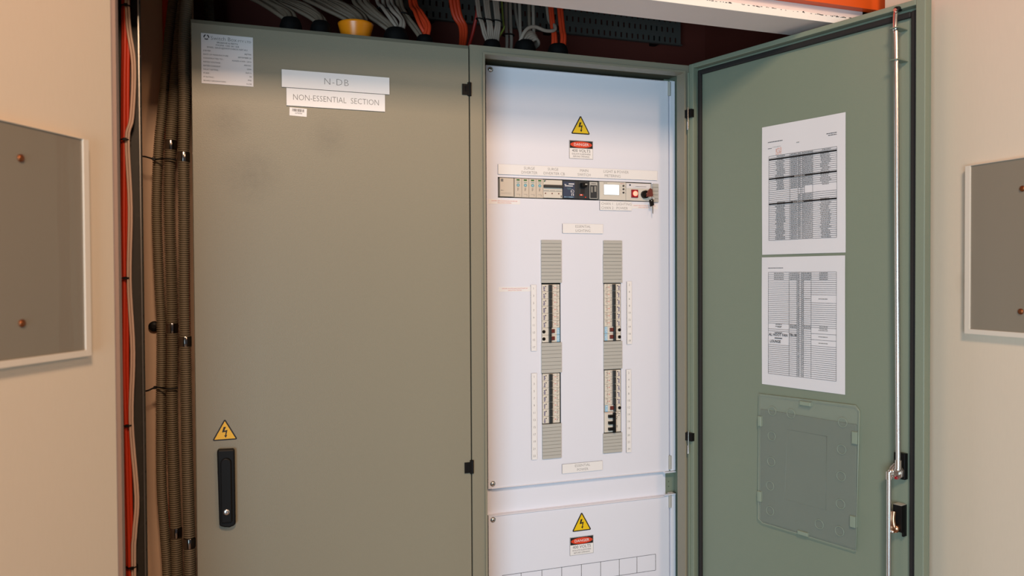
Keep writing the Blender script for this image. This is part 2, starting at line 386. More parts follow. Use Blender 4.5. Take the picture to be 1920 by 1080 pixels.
# ---- open green door: local frame origin at hinge, x = along the door, -y toward the viewer
dr_rot = R(-73.71)
dr = MB()
W, ZT, ZB = .594, 2.030, .115
dr.box(.002, W, .000, .003, ZB, ZT, 'green_in')
dd = dr.build('door', rc)
dd.location = Vector((1.103, 0, 0))-ro; dd.rotation_euler = (0, 0, dr_rot)
fr = MB(); t_ = .0155; dep = -.020
fr.box(.002, .0165, dep, 0, ZB, ZT, 'green_in').box(W-.0185, W, dep, 0, ZB, ZT, 'green_in')
fr.box(.0165, W-.0185, dep, 0, ZT-.011, ZT, 'green_in').box(.0165, W-.0185, dep, 0, ZB, ZB+.011, 'green_in')
fr.box(.0005, .0045, dep-.004, dep, ZB, ZT-.020, 'green_in')
fr.build('door_frame', dd, bevel=.0015)
gk = MB(); g0, g1, gt = .0205, W-.0215, ZT-.0165
gk.box(g0, g0+.010, -.009, 0, ZB+.02, gt, 'seal').box(g1-.013, g1, -.009, 0, ZB+.02, gt, 'seal').box(g0+.010, g1-.013, -.009, 0, gt-.012, gt, 'seal').box(g0+.010, g1-.013, -.009, 0, ZB+.02, ZB+.032, 'seal')
plab(gk.build('gasket', dd, bevel=.003), 'black foam gasket around the door edge')
for z in (1.906, 1.087):
    h = MB().box(-.006, .018, -.030, -.019, z-.011, z+.009, 'black')
    plab(h.build('hinge', dd), 'black hinge block')
    MB().tube([(.010, -.032, z+.014), (.010, -.032, z-.014), (.0115, -.033, z-.040)], .0013, 'steel', 8).box(.008, .0115, -.0335, -.031, z-.043, z-.022, 'chrome').build('hinge_pin', dd)
# locking rods, guide, lock gear
rod = MB().tube(spline([(.5360, -.017, 2.022), (.5375, -.024, 2.006), (.5405, -.030, 1.975), (.5425, -.030, 1.93), (.5460, -.030, 1.50), (.5490, -.030, 1.128)], 6), .0046, 'chrome', 14)
plab(rod.build('locking_rod', dd), 'upper chrome locking rod')
MB().tube([(.5412, -.014, 2.022), (.5412, -.028, 2.018)], .0055, 'black', 12).disc(.5412, 2.016, -.033, -.026, .0035, 'chrome', 12).build('rod_roller', dd)
rod = MB().tube([(.5305, -.030, 1.096), (.5305, -.030, .62), (.5305, -.030, .14)], .0046, 'chrome', 14)
plab(rod.build('locking_rod', dd), 'lower chrome locking rod')
gd = MB().box(.5340, .5515, -.0015, 0, 1.918, 1.980, 'green_in')
for z in (1.980, 1.918):
    gd.poly([(.5350, z-.0008), (.5505, z-.0008), (.5505, z+.0008), (.5350, z+.0008)], -.040, 0, 'green_in')
plab(gd.build('rod_guide', dd, bevel=.0005), 'green bracket that guides the rod')
lk = MB().box(.5300, .5530, -.012, 0, 1.088, 1.140, 'black').box(.5335, .5500, -.016, -.012, 1.094, 1.110, 'black')
lk.build('lock_case', dd, bevel=.001)
gg = MB()
gg.poly([(.5255, 1.1010), (.5310, 1.0915), (.5440, 1.0885), (.5530, 1.0960), (.5545, 1.1080), (.5460, 1.1190), (.5370, 1.1210), (.5290, 1.1120)], -.024, -.0165, 'nickel').poly([(.5300, 1.1030), (.5400, 1.0960), (.5500, 1.1000), (.5500, 1.1130), (.5400, 1.1170)], -.028, -.024, 'nickel')
gg.tube([(.5490, -.030, 1.112), (.5490, -.030, 1.130)], .0062, 'nickel', 12).disc(.5470, 1.111, -.034, -.026, .006, 'nickel', 14, dome=.003)
gg.tube([(.5305, -.030, 1.104), (.5305, -.030, 1.088)], .0062, 'nickel', 12).disc(.5330, 1.104, -.034, -.026, .005, 'nickel', 14, dome=.003)
gg.poly([(.5400, 1.090), (.5470, 1.091), (.5460, 1.0965), (.5405, 1.0960)], -.0285, -.0265, 'lamp_rim')
plab(gg.build('lock_gear', dd, bevel=.001), 'shiny nickel gear between the two rods')
cl = MB().box(.5330, .5510, -.020, 0, .984, 1.037, 'black').box(.5335, .5505, -.0195, -.001, 1.0372, 1.0378, 'filler').box(.5470, .5510, -.012, 0, .974, .984, 'black')
cl.build('catch_case', dd, bevel=.001)
cc = MB(); cc.tube(spline([(.5370, -.0230, 1.024), (.5370, -.0260, 1.010), (.5395, -.0270, .997), (.5420, -.0255, .984)], 5), .0048, 'bronze', 12, radii=None)
cc.disc(.5410, .9915, -.031, -.020, .0085, 'bronze', 16, dome=.003).disc(.5370, .9845, -.032, -.026, .0035, 'chrome', 12, dome=.002)
plab(cc.build('catch_lever', dd), 'bronze coloured metal catch lever')

# ================================================================== THINGS ON THE LEFT DOOR
FY = -.0004
def plate(name, x0, x1, z0, z1, y, th, key, edge=None, bevel=0):
    pass
def sign(x, y, z, rot=0): return MB()
def put(b_, name, loc, label, cat, group=None, rot=0, bevel=0): return tag(b_.build(name, None, loc, rot, bevel), label, cat, group)

b = MB().cbox(-.0507, .0507, -.0012, 0, -.0515, .0515, .0003, 'silver_label')
y = -.0014
for k in range(3):
    a0 = R(100+120*k); pts_o = [(-.0405+.0056*math.cos(a0+R(i*10)), .0436+.0056*math.sin(a0+R(i*10))) for i in range(10)]
    pts_i = [(-.0405+.0033*math.cos(a0+R(i*10)+R(12)), .0436+.0033*math.sin(a0+R(i*10)+R(12))) for i in range(9, -1, -1)]
    b.add([(p[0], y, p[1]) for p in pts_o+pts_i], [list(range(20))], 'ink_dark')
b.text('Switch Box', .0112, -.0325, .0424, y, 'ink', 'LEFT', off=-.008)
b.text('PTY LTD', .0062, .0205, .0407, y, 'ink', 'LEFT', sx=1.12)
for s_, z in (('BRISBANE & PERTH', .0342), ('PHONE: 1300 361 328', .0288), ('EMAIL: SALES@SWITCHBOX.NET.AU', .0232)): b.text(s_, .0046, 0, z, y, 'ink_dark', sx=1.05)
rows = [('JOB REF :', 'SBJ7936'), ('DATE OF MANUFACTURE :', 'SEPTEMBER 20'), ('CONSTRUCTED TO :', 'AS/NZS 61439.1-2016'), ('RATED VOLTAGE :', '400VAC'), ('RATED CURRENT :', '250A'), ('FAULT RATING :', '6kA/1s'), ('FORM :', '2B'), ('IP RATING :', 'IP42'), ('BOARD DESIGNATION :', 'N-DB')]
for i, (l_, r_) in enumerate(rows):
    z = .0158-i*.0077
    b.text(l_, .0042, -.047, z, y, 'ink_dark', 'LEFT'); b.text(r_, .0042, .047, z-.001, y, 'ink_dark', 'RIGHT')
put(b, 'nameplate', (-.0145, 0, 1.949), 'silver square nameplate with small printed lines in the top left door corner', 'nameplate')
b = MB().lab(.1148, .0186).text('N-DB', .0205, -.001, -.0008, -.0028, 'ink', off=-.018, spacing=1.15)
put(b, 'engraved_label', (.208, 0, 1.920), 'white engraved label reading N-DB, upper of the two big labels', 'label')
b = MB().lab(.105, .0187).text('NON-ESSENTIAL  SECTION', .0178, 0, -.0005, -.0028, 'ink', off=-.012, spacing=1.0, sx=.86)
put(b, 'engraved_label', (.2076, 0, 1.8815), 'white engraved label reading NON-ESSENTIAL SECTION below the N-DB label', 'label')
b = MB().box(-.0178, .0178, -.0004, 0, -.0086, .0086, 'label')
x = -.0125
while x < .0125:
    w_ = random.choice([.0004, .0006, .001]); b.quad(x, x+w_, .0006, .0066, -.0006, 'ink_dark'); x += w_+random.choice([.0004, .0007, .001])
b.text('1075094', .0044, .0005, -.0028, -.0006, 'ink_dark')
o = put(b, 'barcode_sticker', (.1265, 0, 1.8506), 'tiny white barcode sticker under the NON-ESSENTIAL SECTION label', 'sticker'); o.rotation_euler = (0, R(2), 0)

BOLT = [(-.003, .0170), (.0032, .0170), (-.0006, .0085), (.0052, .0095), (.0032, -.0005), (.0052, .0), (.0012, -.0065), (-.0020, .0), (.0006, -.0005), (.0014, .0055), (-.0062, .0045)]
def warning_triangle(sz, key):
    # equilateral outline of side sz, centred on its base middle
    hgt = sz*.9; r_ = sz*.045
    def tri(inset):
        pts = [(-sz/2, 0), (sz/2, 0), (0, hgt)]; c_ = (0, hgt/3); k = 1-inset/(hgt/3)
        return [(c_[0]+(p[0]-c_[0])*k, c_[1]+(p[1]-c_[1])*k) for p in pts]
    out = []
    for (px, pz), a in zip(tri(r_), (210, -30, 90)):
        for j in range(-2, 3):
            an = R(a+j*30); out.append((px+r_*math.cos(an), pz+r_*math.sin(an)))
    b_ = MB().poly(out, -.0006, 0, 'ink_black')
    b_.add([(p[0], -.0009, p[1]) for p in tri(sz*.052)], [(0, 1, 2)], key)
    s_ = sz/.051
    P_ = [(-.0028, .0285), (.0022, .0285), (-.0012, .0205), (.0052, .0218), (.0026, .0108), (.0046, .0112), (.0016, .0052), (-.0018, .0100), (.0004, .0104), (.0016, .0182), (-.0058, .0168)]
    b_.add([(p[0]*s_, -.0011, p[1]*s_) for p in P_], [[10, 9, 3, 2][::-1], [0, 10, 2, 1], [9, 8, 4, 3], [7, 6, 5], [7, 5, 4, 8]], 'ink_black')
    return b_
put(warning_triangle(.0500, 'yellow_door'), 'warning_sign', (-.0278, 0, 1.158), 'yellow high voltage triangle sign above the black door handle', 'warning sign')
put(warning_triangle(.0535, 'yellow'), 'warning_sign', (.8280, .0899, 1.857), 'yellow high voltage triangle near the top of the white panel', 'warning sign')
put(warning_triangle(.0545, 'yellow'), 'warning_sign', (.8270, .0899, .8422), 'yellow high voltage triangle on the lower white panel', 'warning sign')
def danger():
    b_ = MB().box(-.0330, .0330, -.0006, 0, -.0232, .0232, 'ink_dark').quad(-.0324, .0324, -.0226, .0226, -.0008, 'label')
    b_.quad(-.0318, .0318, .0035, .0222, -.0010, 'ink_black')
    e = [(.0300*math.cos(R(i*10)), -.0012, .0128+.0080*math.sin(R(i*10))) for i in range(36)]
    b_.add(e, [list(range(36))], 'red_sign'); b_.text('DANGER', .0098, 0, .0128, -.0014, 'label', sx=1.05)
    b_.text('400 VOLTS', .0108, 0, -.0030, -.0010, 'ink_dark', off=-.004)
    b_.text('ISOLATE ELSEWHERE', .0056, 0, -.0112, -.0010, 'ink'); b_.text('BEFORE OPENING', .0056, 0, -.0176, -.0010, 'ink')
    return b_
put(danger(), 'danger_sign', (.8294, .0899, 1.8175), 'red and white DANGER 400 VOLTS sign on the upper white panel', 'danger sign')
put(danger(), 'danger_sign', (.8268, .0899, .8048), 'red and white DANGER 400 VOLTS sign on the lower white panel', 'danger sign')

# ================================================================== LABELS ON THE WHITE PANEL
PY = .0899
b = MB().lab(.2212, .0124)
for s_, x, z in (('SURGE', .6872-.8268, .0048), ('DIVERTER', .6872-.8268, -.0058), ('SURGE', .7510-.8268, .0050), ('DIVERTER CB', .7540-.8268, -.0058), ('MAIN', .8365-.8268, .0048), ('SWITCH', .8365-.8268, -.0056), ('LIGHT & POWER', .9270-.8268, .0052), ('METERING', .9170-.8268, -.0056)):
    b.text(s_, .0098, x, z, -.0028, 'ink', off=-.012)
put(b, 'engraved_label', (.8268, PY, 1.7594), 'long white label strip naming the devices above the top device row', 'label')
b = MB().lab(.0456, .0115).text('CHAN 1 : LIGHTING', .0092, -.042, .0050, -.0028, 'ink', 'LEFT', off=-.012, spacing=1.06).text('CHAN 2 : POWER', .0092, -.042, -.0055, -.0028, 'ink', 'LEFT', off=-.012, spacing=1.06)
put(b, 'engraved_label', (.9262, PY, 1.6768), 'white label reading CHAN 1 LIGHTING, CHAN 2 POWER under the lit meter', 'label')
for l1, l2, x, z, lb in (('ESSENTIAL', 'LIGHTING', .8328, 1.6169, 'small white label reading ESSENTIAL LIGHTING above the breaker columns'), ('ESSENTIAL', 'POWER', .8290, 1.0065, 'small white label reading ESSENTIAL POWER below the breaker columns')):
    b = MB().lab(.0563, .0119).text(l1, .0092, 0, .0050, -.0028, 'ink', off=-.012).text(l2, .0092, 0, -.0055, -.0028, 'ink', off=-.012)
    put(b, 'engraved_label', (x, PY, z), lb, 'label')
for x, z, w_, a, c_, lb in ((.6222, 1.6797, .0410, 'DANGER: REMOVE SURGE DIVERTER BEFORE', 'INSULATION TESTING', 'strip sticker with red print below the left end of the device row'),
                      (1.0107, 1.6775, .0395, 'DANGER: REMOVE METERING UNIT BEFORE', 'INSULATION TESTING', 'strip sticker with red print behind the hanging key'),
                      (.6482, 1.4643, .0421, 'DANGER: ISOLATE SURGE DIVERTER BEFORE', 'INSULATION TESTING', 'strip sticker with red print left of the upper number strip')):
    b = MB().box(-w_, w_, -.0005, 0, -.0058, .0058, 'label').text(a, .0036, 0, .0020, -.0007, 'ink_red', off=-.01, sx=.93).text(c_, .0036, 0, -.0026, -.0007, 'ink_red', off=-.01)
    put(b, 'sticker', (x, PY, z), lb, 'sticker')
def numbers(x, z0, z1, first, n, lb):
    hh = (z1-z0)/2; b_ = MB().lab(.0070, hh)
    for i in range(n): b_.text(str(first+2*i), .0076, 0, hh-(i+.5)*2*hh/n, -.0028, 'ink', off=-.005)
    put(b_, 'number_strip', (x, PY, (z0+z1)/2), lb, 'number strip')
numbers(.6970, 1.3095, 1.4749, 1, 9, 'narrow white strip of odd numbers left of the upper breaker bank')
numbers(.6973, 1.0369, 1.2539, 1, 12, 'narrow white strip of odd numbers left of the lower breaker bank')
numbers(.9645, 1.3173, 1.4812, 2, 9, 'narrow white strip of even numbers right of the upper breaker bank')
numbers(.9618, 1.0338, 1.2513, 2, 12, 'narrow white strip of even numbers right of the lower breaker bank')

# ================================================================== DEVICES IN THE WHITE PANEL
DR = .1400   # depth of the rail the devices clip to
# blanking strips
def blank(x0, x1, z0, z1, lb):
    b_ = MB(); n = max(1, round((z1-z0)/.0092)); st = (z1-z0)/n
    for i in range(n):
        za = z0+i*st; b_.cbox(x0, x1, .0855, .0899, za+.0003, za+st-.0003, .0004, 'filler')
    b_.box(x0+.002, x1-.002, .0870, DR, z0, z1, 'filler_line')
    o = b_.build('blanking_strip'); o.location = (0, 0, 0)
    return tag(o, lb, 'blanking strip', None)
blank(.7178, .7724, 1.5515, 1.5870, 'short grey ribbed blanking strip at the very top of the left breaker column')
blank(.7176, .7724, 1.4790, 1.5510, 'long grey ribbed blanking strip above the upper left breaker bank')
blank(.7172, .7718, 1.2525, 1.3290, 'grey ribbed blanking strip between the two left breaker banks')
blank(.7190, .7700, 1.0358, 1.1240, 'grey ribbed blanking strip at the foot of the left breaker column')
blank(.8899, .9430, 1.5520, 1.5875, 'short grey ribbed blanking strip at the very top of the right breaker column')
blank(.8890, .9430, 1.4778, 1.5515, 'long grey ribbed blanking strip above the upper right breaker bank')
blank(.8898, .9425, 1.2545, 1.3270, 'grey ribbed blanking strip between the two right breaker banks')
blank(.8875, .9412, 1.0370, 1.0885, 'grey ribbed blanking strip at the foot of the right breaker column')
blank(1.0335, 1.0505, 1.6890, 1.7382, 'grey blanking plate at the right end of the device row')

ORD = ['topmost', 'second', 'third', 'fourth', 'fifth', 'sixth', 'seventh', 'eighth']
def mcb(x0, x1, z0, z1, mir, lb, group):
    w_ = x1-x0; hh = (z1-z0)
    t = thing('circuit_breaker', ((x0+x1)/2, DR, (z0+z1)/2), lb, 'circuit breaker', group)
    yf = .0880-DR
    def U(a): return (a-.5)*w_*mir
    def bx(b_, a0, a1, y0, y1, za, zb, k):
        u0, u1 = sorted((U(a0), U(a1))); b_.box(u0, u1, y0, y1, za*hh, zb*hh, k)
    b_ = MB(); u0, u1 = sorted((U(0), U(.97)))
    b_.cbox(u0, u1, yf, 0, -hh/2+.0002, hh/2-.0002, .0005, 'brk')
    y_ = yf-.0003
    bx(b_, .30, .56, y_-.0001, yf, -.49, -.455, 'ink')
    bx(b_, .575, .585, y_, yf, -.46, .46, 'ink'); bx(b_, .655, .662, y_, yf, -.46, .46, 'ink_pink'); bx(b_, .53, .66, y_, yf, .20, .24, 'ink')
    for q in range(4): bx(b_, .78, .78+random.uniform(.06, .15), y_, yf, .34-q*.2, .40-q*.2, 'ink')
    for q in range(4): bx(b_, .05+random.uniform(0, .03), .13+random.uniform(0, .04), y_, yf, .10-q*.16, .20-q*.16, 'purple')
    b_.disc(U(.19), .22*hh, y_-.0002, yf, .0014, 'ink_black', 12)
    b_.disc(U(.71), .02*hh, y_-.0002, yf, .0011, 'ink_red', 12); bx(b_, .79, .82, y_, yf, -.05, .05, 'ink_red')
    b_.build('housing', t)
    g_ = MB(); u0, u1 = sorted((U(.345), U(.515)))
    g_.cbox(u0, u1, yf-.0065, yf, -.44*hh, .44*hh, .001, 'toggle'); g_.build('toggle', t)
    return t
def rcbo(x0, x1, z0, z1, mir, lb, group):
    w_ = x1-x0; hh = (z1-z0)
    t = thing('residual_current_breaker', ((x0+x1)/2, DR, (z0+z1)/2), lb, 'circuit breaker', group)
    yf = .0880-DR
    def U(a): return (a-.5)*w_*mir
    b_ = MB(); u0, u1 = sorted((U(0), U(.97)))
    b_.cbox(u0, u1, yf, 0, -hh/2+.0002, hh/2-.0002, .0005, 'brk')
    u0, u1 = sorted((U(.80), U(.97))); b_.box(u0, u1, yf-.0003, yf, -.47*hh, .47*hh, 'blue')
    for q in range(3):
        u0, u1 = sorted((U(.83), U(.83+random.uniform(.04, .11)))); b_.box(u0, u1, yf-.0005, yf, (.25-q*.25)*hh, (.33-q*.25)*hh, 'label')
    b_.build('housing', t)
    g_ = MB(); u0, u1 = sorted((U(.345), U(.465))); g_.cbox(u0, u1, yf-.0075, yf, -.5*hh, .5*hh, .001, 'toggle'); g_.build('toggle', t)
    g_ = MB(); u0, u1 = sorted((U(.475), U(.67))); g_.cbox(u0, u1, yf-.004, yf, -.22*hh, .30*hh, .0006, 'brown'); plab(g_.build('test_button', t), 'brown test button')
    g_ = MB().disc(U(.08), -.02*hh, yf-.0015, yf, .0042, 'black', 16); plab(g_.build('round_plug', t), 'round black plug')
    return t
def bank(x0, x1, zt, zb, n_mcb, n_rc, n_tot, mir, where):
    st = (zt-zb)/n_tot
    for i in range(n_mcb):
        mcb(x0, x1, zt-(i+1)*st, zt-i*st, mir, '%s slim ivory breaker with black toggle in the %s bank' % (ORD[i] if i else 'topmost', where), 'slim breakers of the %s bank' % where)
    for i in range(n_rc):
        k = n_mcb+i
        nm = 'ivory breaker with brown button and blue sticker, %s of the %s bank' % (('upper one' if i == 0 else 'lower one') if n_rc > 1 else 'sixth', where)
        rcbo(x0, x1, zt-(k+1)*st, zt-k*st, mir, nm, 'breakers with brown buttons')
bank(.7203, .7690, 1.4757, 1.3299, 6, 2, 8, 1, 'upper left')
bank(.8917, .9392, 1.4757, 1.3285, 6, 2, 8, -1, 'upper right')
bank(.7206, .7684, 1.2510, 1.1255, 7, 0, 7, 1, 'lower left')
bank(.8923, .9388, 1.2522, 1.1440, 5, 1, 6, -1, 'lower right')
t = thing('triple_pole_breaker', (.9156, DR, 1.117), 'ivory triple pole breaker with black E-shaped toggle in the lower right bank', 'circuit breaker')
yf = .0865-DR
b = MB().cbox(-.0234, .0226, yf, 0, -.0262, .0262, .0006, 'brk')
for px, pz in ((.010, .0205), (.014, .0225), (.018, .021), (.012, .0125), (.0105, .008), (.0115, -.010), (.0115, -.0135), (.017, .0165)):
    b.box(px-.0012, px+.0012, yf-.0003, yf, pz-.0009, pz+.0009, 'ink_black')
b.box(-.0234, .0070, yf-.0003, yf, .0240, .0250, 'ink_pink'); b.build('housing', t)
b = MB().cbox(-.0008, .0042, yf-.0100, yf, -.0265, .0250, .001, 'black')
for z in (.0160, -.0010, -.0170): b.cbox(-.0145, -.0006, yf-.0085, yf, z-.0036, z+.0036, .001, 'black')
b.build('toggle', t)

# surge diverter with four plug-in cartridges
ZC, HH = 1.7158, .0230
t = thing('surge_diverter', (.667, DR, ZC), 'beige surge diverter with four green-windowed cartridges at left end of device row', 'surge diverter')
yf = .0870-DR; ox = -.667
b = MB().cbox(.6100+ox, .6462+ox, yf, 0, -HH, HH, .0008, 'surge').box(.6125+ox, .6185+ox, yf-.0003, yf, .0135, .0205, 'ink').box(.6120+ox, .6150+ox, yf-.0003, yf, -.0082, -.0072, 'ink_dark').box(.6155+ox, .6190+ox, yf-.0003, yf, -.0082, -.0074, 'ink')
for q in range(2): b.box(.612+ox, .640+ox, yf-.0002, yf, -.0140-q*.003, -.0137-q*.003, 'ink')
b.build('base', t)
for i in range(4):
    x = .6478+ox+i*.0191; c_ = MB().cbox(x+.0003, x+.0188, yf-.0012, 0, -HH-.001, HH, .0010, 'surge'); yy = yf-.0015
    c_.box(x+.0050, x+.0132, yy, yf, .0170, .0205, 'greenwin')
    c_.box(x+.0050, x+.0135, yy, yf, .0125, .0140, 'teal').disc(x+.0092, .0060, yy, yf, .0042, 'teal', 16).disc(x+.0092, .0060, yy-.0002, yf, .0020, 'blue', 12)
    c_.box(x+.0075, x+.0088, yy, yf, -.0080, -.0005, 'ink').box(x+.0100, x+.0106, yy, yf, -.0060, .0, 'ink')
    c_.box(x+.0045, x+.0135, yy, yf, -.0166, -.0160, 'filler_line').box(x+.0128, x+.0136, yy, yf, -.0205, -.0166, 'filler_line')
    c_.build('cartridge', t)
t = thing('triple_pole_breaker', (.7505, DR, ZC), 'ivory triple pole breaker with wide flat black toggle in the device row', 'circuit breaker')
ox = -.7505
b = MB().cbox(.7248+ox, .7760+ox, yf, 0, -HH, HH-.001, .0006, 'brk').box(.7260+ox, .7285+ox, yf-.0003, yf, .0165, .0205, 'greenwin').box(.7290+ox, .7312+ox, yf-.0003, yf, .0180, .0210, 'purple')
for i in range(3):
    b.disc(.7300+ox+i*.0180, -.0120, yf-.0004, yf, .0017, 'brown', 12)
    b.box(.7255+ox+i*.0168, .7395+ox+i*.0168, yf-.0006, yf, -.0055, -.0040, 'filler')
b.box(.725+ox, .775+ox, yf-.0003, yf, -.0068, -.0060, 'filler_line').box(.7715+ox, .7745+ox, yf-.0003, yf, -.0210, -.0160, 'ink'); b.build('housing', t)
MB().cbox(.7250+ox, .7762+ox, yf-.0070, yf, .0020, .0090, .001, 'toggle').build('toggle', t)
# main switch
t = thing('main_switch', (.8262, DR, ZC), 'dark moulded case main switch with navy label in the middle of device row', 'main switch')
ox = -.8262
b = MB().cbox(.7772+ox, .8768+ox, yf+.001, 0, -HH-.0005, HH, .0008, 'darkcase').box(.8195+ox, .8200+ox, yf+.0007, yf+.001, -HH, HH, 'black').box(.8500+ox, .8508+ox, yf+.0007, yf+.001, -HH, HH, 'black')
b.build('housing', t)
b = MB().box(.7785+ox, .8105+ox, yf+.0002, yf+.001, -HH+.001, HH-.0035, 'navy'); yy = yf
b.box(.7935+ox, .8085+ox, yy, yf+.0002, .0125, .0150, 'label').box(.7820+ox, .7870+ox, yy, yf+.0002, .0112, .0128, 'label').box(.7830+ox, .8050+ox, yy, yf+.0002, .0075, .0095, 'label').box(.7890+ox, .8010+ox, yy, yf+.0002, .0025, .0032, 'teal').box(.7905+ox, .7995+ox, yy, yf+.0002, .0, .0006, 'teal')
b.ring(.8035+ox, -.0050, yf, .0042, .0005, 'label', 16).box(.7990+ox, .8040+ox, yy, yf+.0002, -.0058, -.0050, 'label')
for q in (0, .0045): b.box(.8010+ox+q, .8026+ox+q, yy, yf+.0002, -.0160, -.0105, 'label')
for q in range(6): b.box(.7815+ox+q*.0045, .7815+ox+q*.0045+random.uniform(.0015, .0035), yy, yf+.0002, -.0205, -.0185, 'blue')
b.build('rating_label', t)
b = MB().cbox(.8255+ox, .8395+ox, yf-.0130, yf+.001, .0060, .0165, .0015, 'black').box(.8330+ox, .8390+ox, yf-.0133, yf-.0128, .0115, .0140, 'filler').box(.8270+ox, .8380+ox, yf+.0002, yf+.001, -.0100, .0060, 'ink_black'); b.build('toggle', t)
b = MB().box(.8240+ox, .8330+ox, yf, yf+.001, -.0150, -.0115, 'red_sign').box(.8265+ox, .8290+ox, yf-.0003, yf, -.0145, -.0120, 'label').disc(.8400+ox, -.0190, yf-.001, yf+.001, .0016, 'red_sign', 12)
plab(b.build('red_marker', t), 'small red markers')
b = MB().box(.8515+ox, .8740+ox, yf, yf+.001, -HH+.001, HH-.002, 'filler').box(.8530+ox, .8725+ox, yf-.0003, yf, -HH+.0025, .0125, 'darkcase').box(.8555+ox, .8600+ox, yf-.0005, yf, -.006, .009, 'filler_line').box(.8645+ox, .8700+ox, yf-.0005, yf, -.004, .010, 'filler_line').box(.8560+ox, .8690+ox, yf-.0003, yf, .0155, .0175, 'ink'); b.build('trip_unit', t)
# power meter
t = thing('power_meter', (.9172, DR, ZC), 'grey power meter with glowing white screen in the device row', 'power meter')
ox = -.9172
b = MB().cbox(.8795+ox, .9545+ox, yf-.001, 0, -HH-.001, HH, .0008, 'meter'); yy = yf-.0013
b.text('METER', .0036, .8955+ox, .0190, yy, 'ink').text('WATTS', .0032, .9440+ox, .0190, yy, 'ink_red')
for z in (.0145, .006, -.003): b.box(.9385+ox, .9400+ox, yy, yf, z-.004, z-.0034, 'ink').box(.9530+ox, .9538+ox, yy, yf, z-.004, z-.0020, 'ink')
b.box(.8905+ox, .9355+ox, yf-.0016, yf, -.0112, .0160, 'filler'); b.build('housing', t)
plab(MB().box(.8920+ox, .9340+ox, yf-.0019, yf-.0016, -.0100, .0150, 'screen').build('screen', t), 'glowing white screen')
for z in (.0135, .0050, -.0040): MB().disc(.9470+ox, z, yf-.0030, yf-.001, .0024, 'ink_dark', 14).build('button', t)
# indicator and key switch unit
t = thing('key_switch_unit', (.9938, DR, ZC), 'grey module with lit red lamp and key switch at right of device row', 'key switch')
ox = -.9938
b = MB().cbox(.9555+ox, 1.0290+ox, yf-.0005, 0, -HH-.001, HH-.001, .0008, 'meter').box(.9565+ox, 1.0255+ox, yf-.0012, yf, .0085, HH-.002, 'silver_label')
yy = yf-.0015
b.disc(.9665+ox, .0165, yy, yf, .0024, 'navy', 16).box(.9830+ox, 1.0140+ox, yy, yf, .0128, .0138, 'ink').box(.9760+ox, .9960+ox, yy, yf, .0112, .0117, 'blue'); b.build('housing', t)
b = MB().cbox(.9700+ox, .9888+ox, yf-.006, yf, -.0160, .0045, .002, 'lamp_rim'); b.build('lamp_bezel', t)
plab(MB().disc(.9794+ox, -.0058, yf-.0085, yf-.006, .0066, 'lamp', 20, dome=.0015).build('lamp', t), 'lit red indicator lamp')
plab(MB().disc(1.0085+ox, -.0072, yf-.010, yf, .0102, 'black', 24).build('key_barrel', t), 'round black key switch barrel')
kt = thing('key', (1.0085, .0770, 1.7086), 'key with dark brown plastic head in the key switch, another dangling below', 'key')
plab(MB().poly([(-.0035, -.0075), (.0135, -.0065), (.0165, -.0040), (.0135, .0130), (.0080, .0150), (.0010, .0085)], -.0090, -.0055, 'brown').box(-.0012, .0012, -.0060, .0010, -.003, .003, 'steel').build('key_head', kt, bevel=.0008), 'dark brown plastic key head')
MB().ring(.0140, -.0110, -.0070, .0055, .0007, 'chrome', 18).build('key_ring', kt)
plab(MB().poly([(.0050, -.0155), (.0150, -.0125), (.0178, -.0150), (.0195, -.0285), (.0085, -.0330)], -.0085, -.0055, 'black').disc(.0115, -.0170, -.0088, -.0085, .0013, 'filler', 10).build('spare_key_head', kt, bevel=.0008), 'black head of the dangling key')
MB().poly([(.0150, -.0500), (.0168, -.0510), (.0172, -.0290), (.0145, -.0300)], -.0076, -.0066, 'steel').build('key_blade', kt)

# ================================================================== PAPERS AND HOLDER ON THE OPEN DOOR
HG = Vector((1.103, 0, 0)); DX = Vector((math.cos(dr_rot), math.sin(dr_rot), 0)); DN = Vector((math.sin(dr_rot), -math.cos(dr_rot), 0))
def on_door(s, z, off=0): return HG+DX*s+DN*off+Vector((0, 0, z))
def words(b_, x0, x1, z, hgt, key, y):
    x = x0
    while x < x1-.0005:
        w_ = min(random.uniform(.002, .007), x1-x); b_.quad(x, x+w_, z-hgt/2, z+hgt/2, y, key); x += w_+.0008
def sheet():
    # A4, local origin at the top left corner, slightly wavy
    b_ = MB(); n = 8; v = []
    for j in range(n+1):
        for i in range(n+1):
            v.append((.21*i/n, -.0012-.0006*math.sin(i*.9+j*.5), -.297*j/n))
    f = [(j*(n+1)+i, (j+1)*(n+1)+i, (j+1)*(n+1)+i+1, j*(n+1)+i+1) for j in range(n) for i in range(n)]
    b_.add(v, f, 'paper', True); b_.add([(p[0], p[1]+.0003, p[2]) for p in v], [g_[::-1] for g_ in f], 'paper', True)
    return b_
y = -.0022
b = sheet()
words(b, .017, .056, -.0375, .0016, 'ink_dark', y); words(b, .017, .027, -.0520, .0014, 'ink_dark', y); words(b, .029, .052, -.0500, .0007, 'ink', y)
words(b, .166, .190, -.0395, .0014, 'ink_dark', y); words(b, .170, .190, -.0435, .0014, 'ink_dark', y); words(b, .092, .099, -.0475, .0012, 'ink', y)
for i in range(7):
    for j in range(8):
        if random.random() < .62: b.quad(.038+i*.0022, .0398+i*.0022, -.0545-j*.0020, -.0530-j*.0020, y, 'ink_pink')
T0, T1, XL, XR = -.0700, -.2640, .0195, .1905; cols = [.0755, .0965, .1025, .1065, .1125, .1330]
bars = [-.0775, -.1220, -.1800]
z = T0
rows_ = 44; st = (T0-T1)/rows_
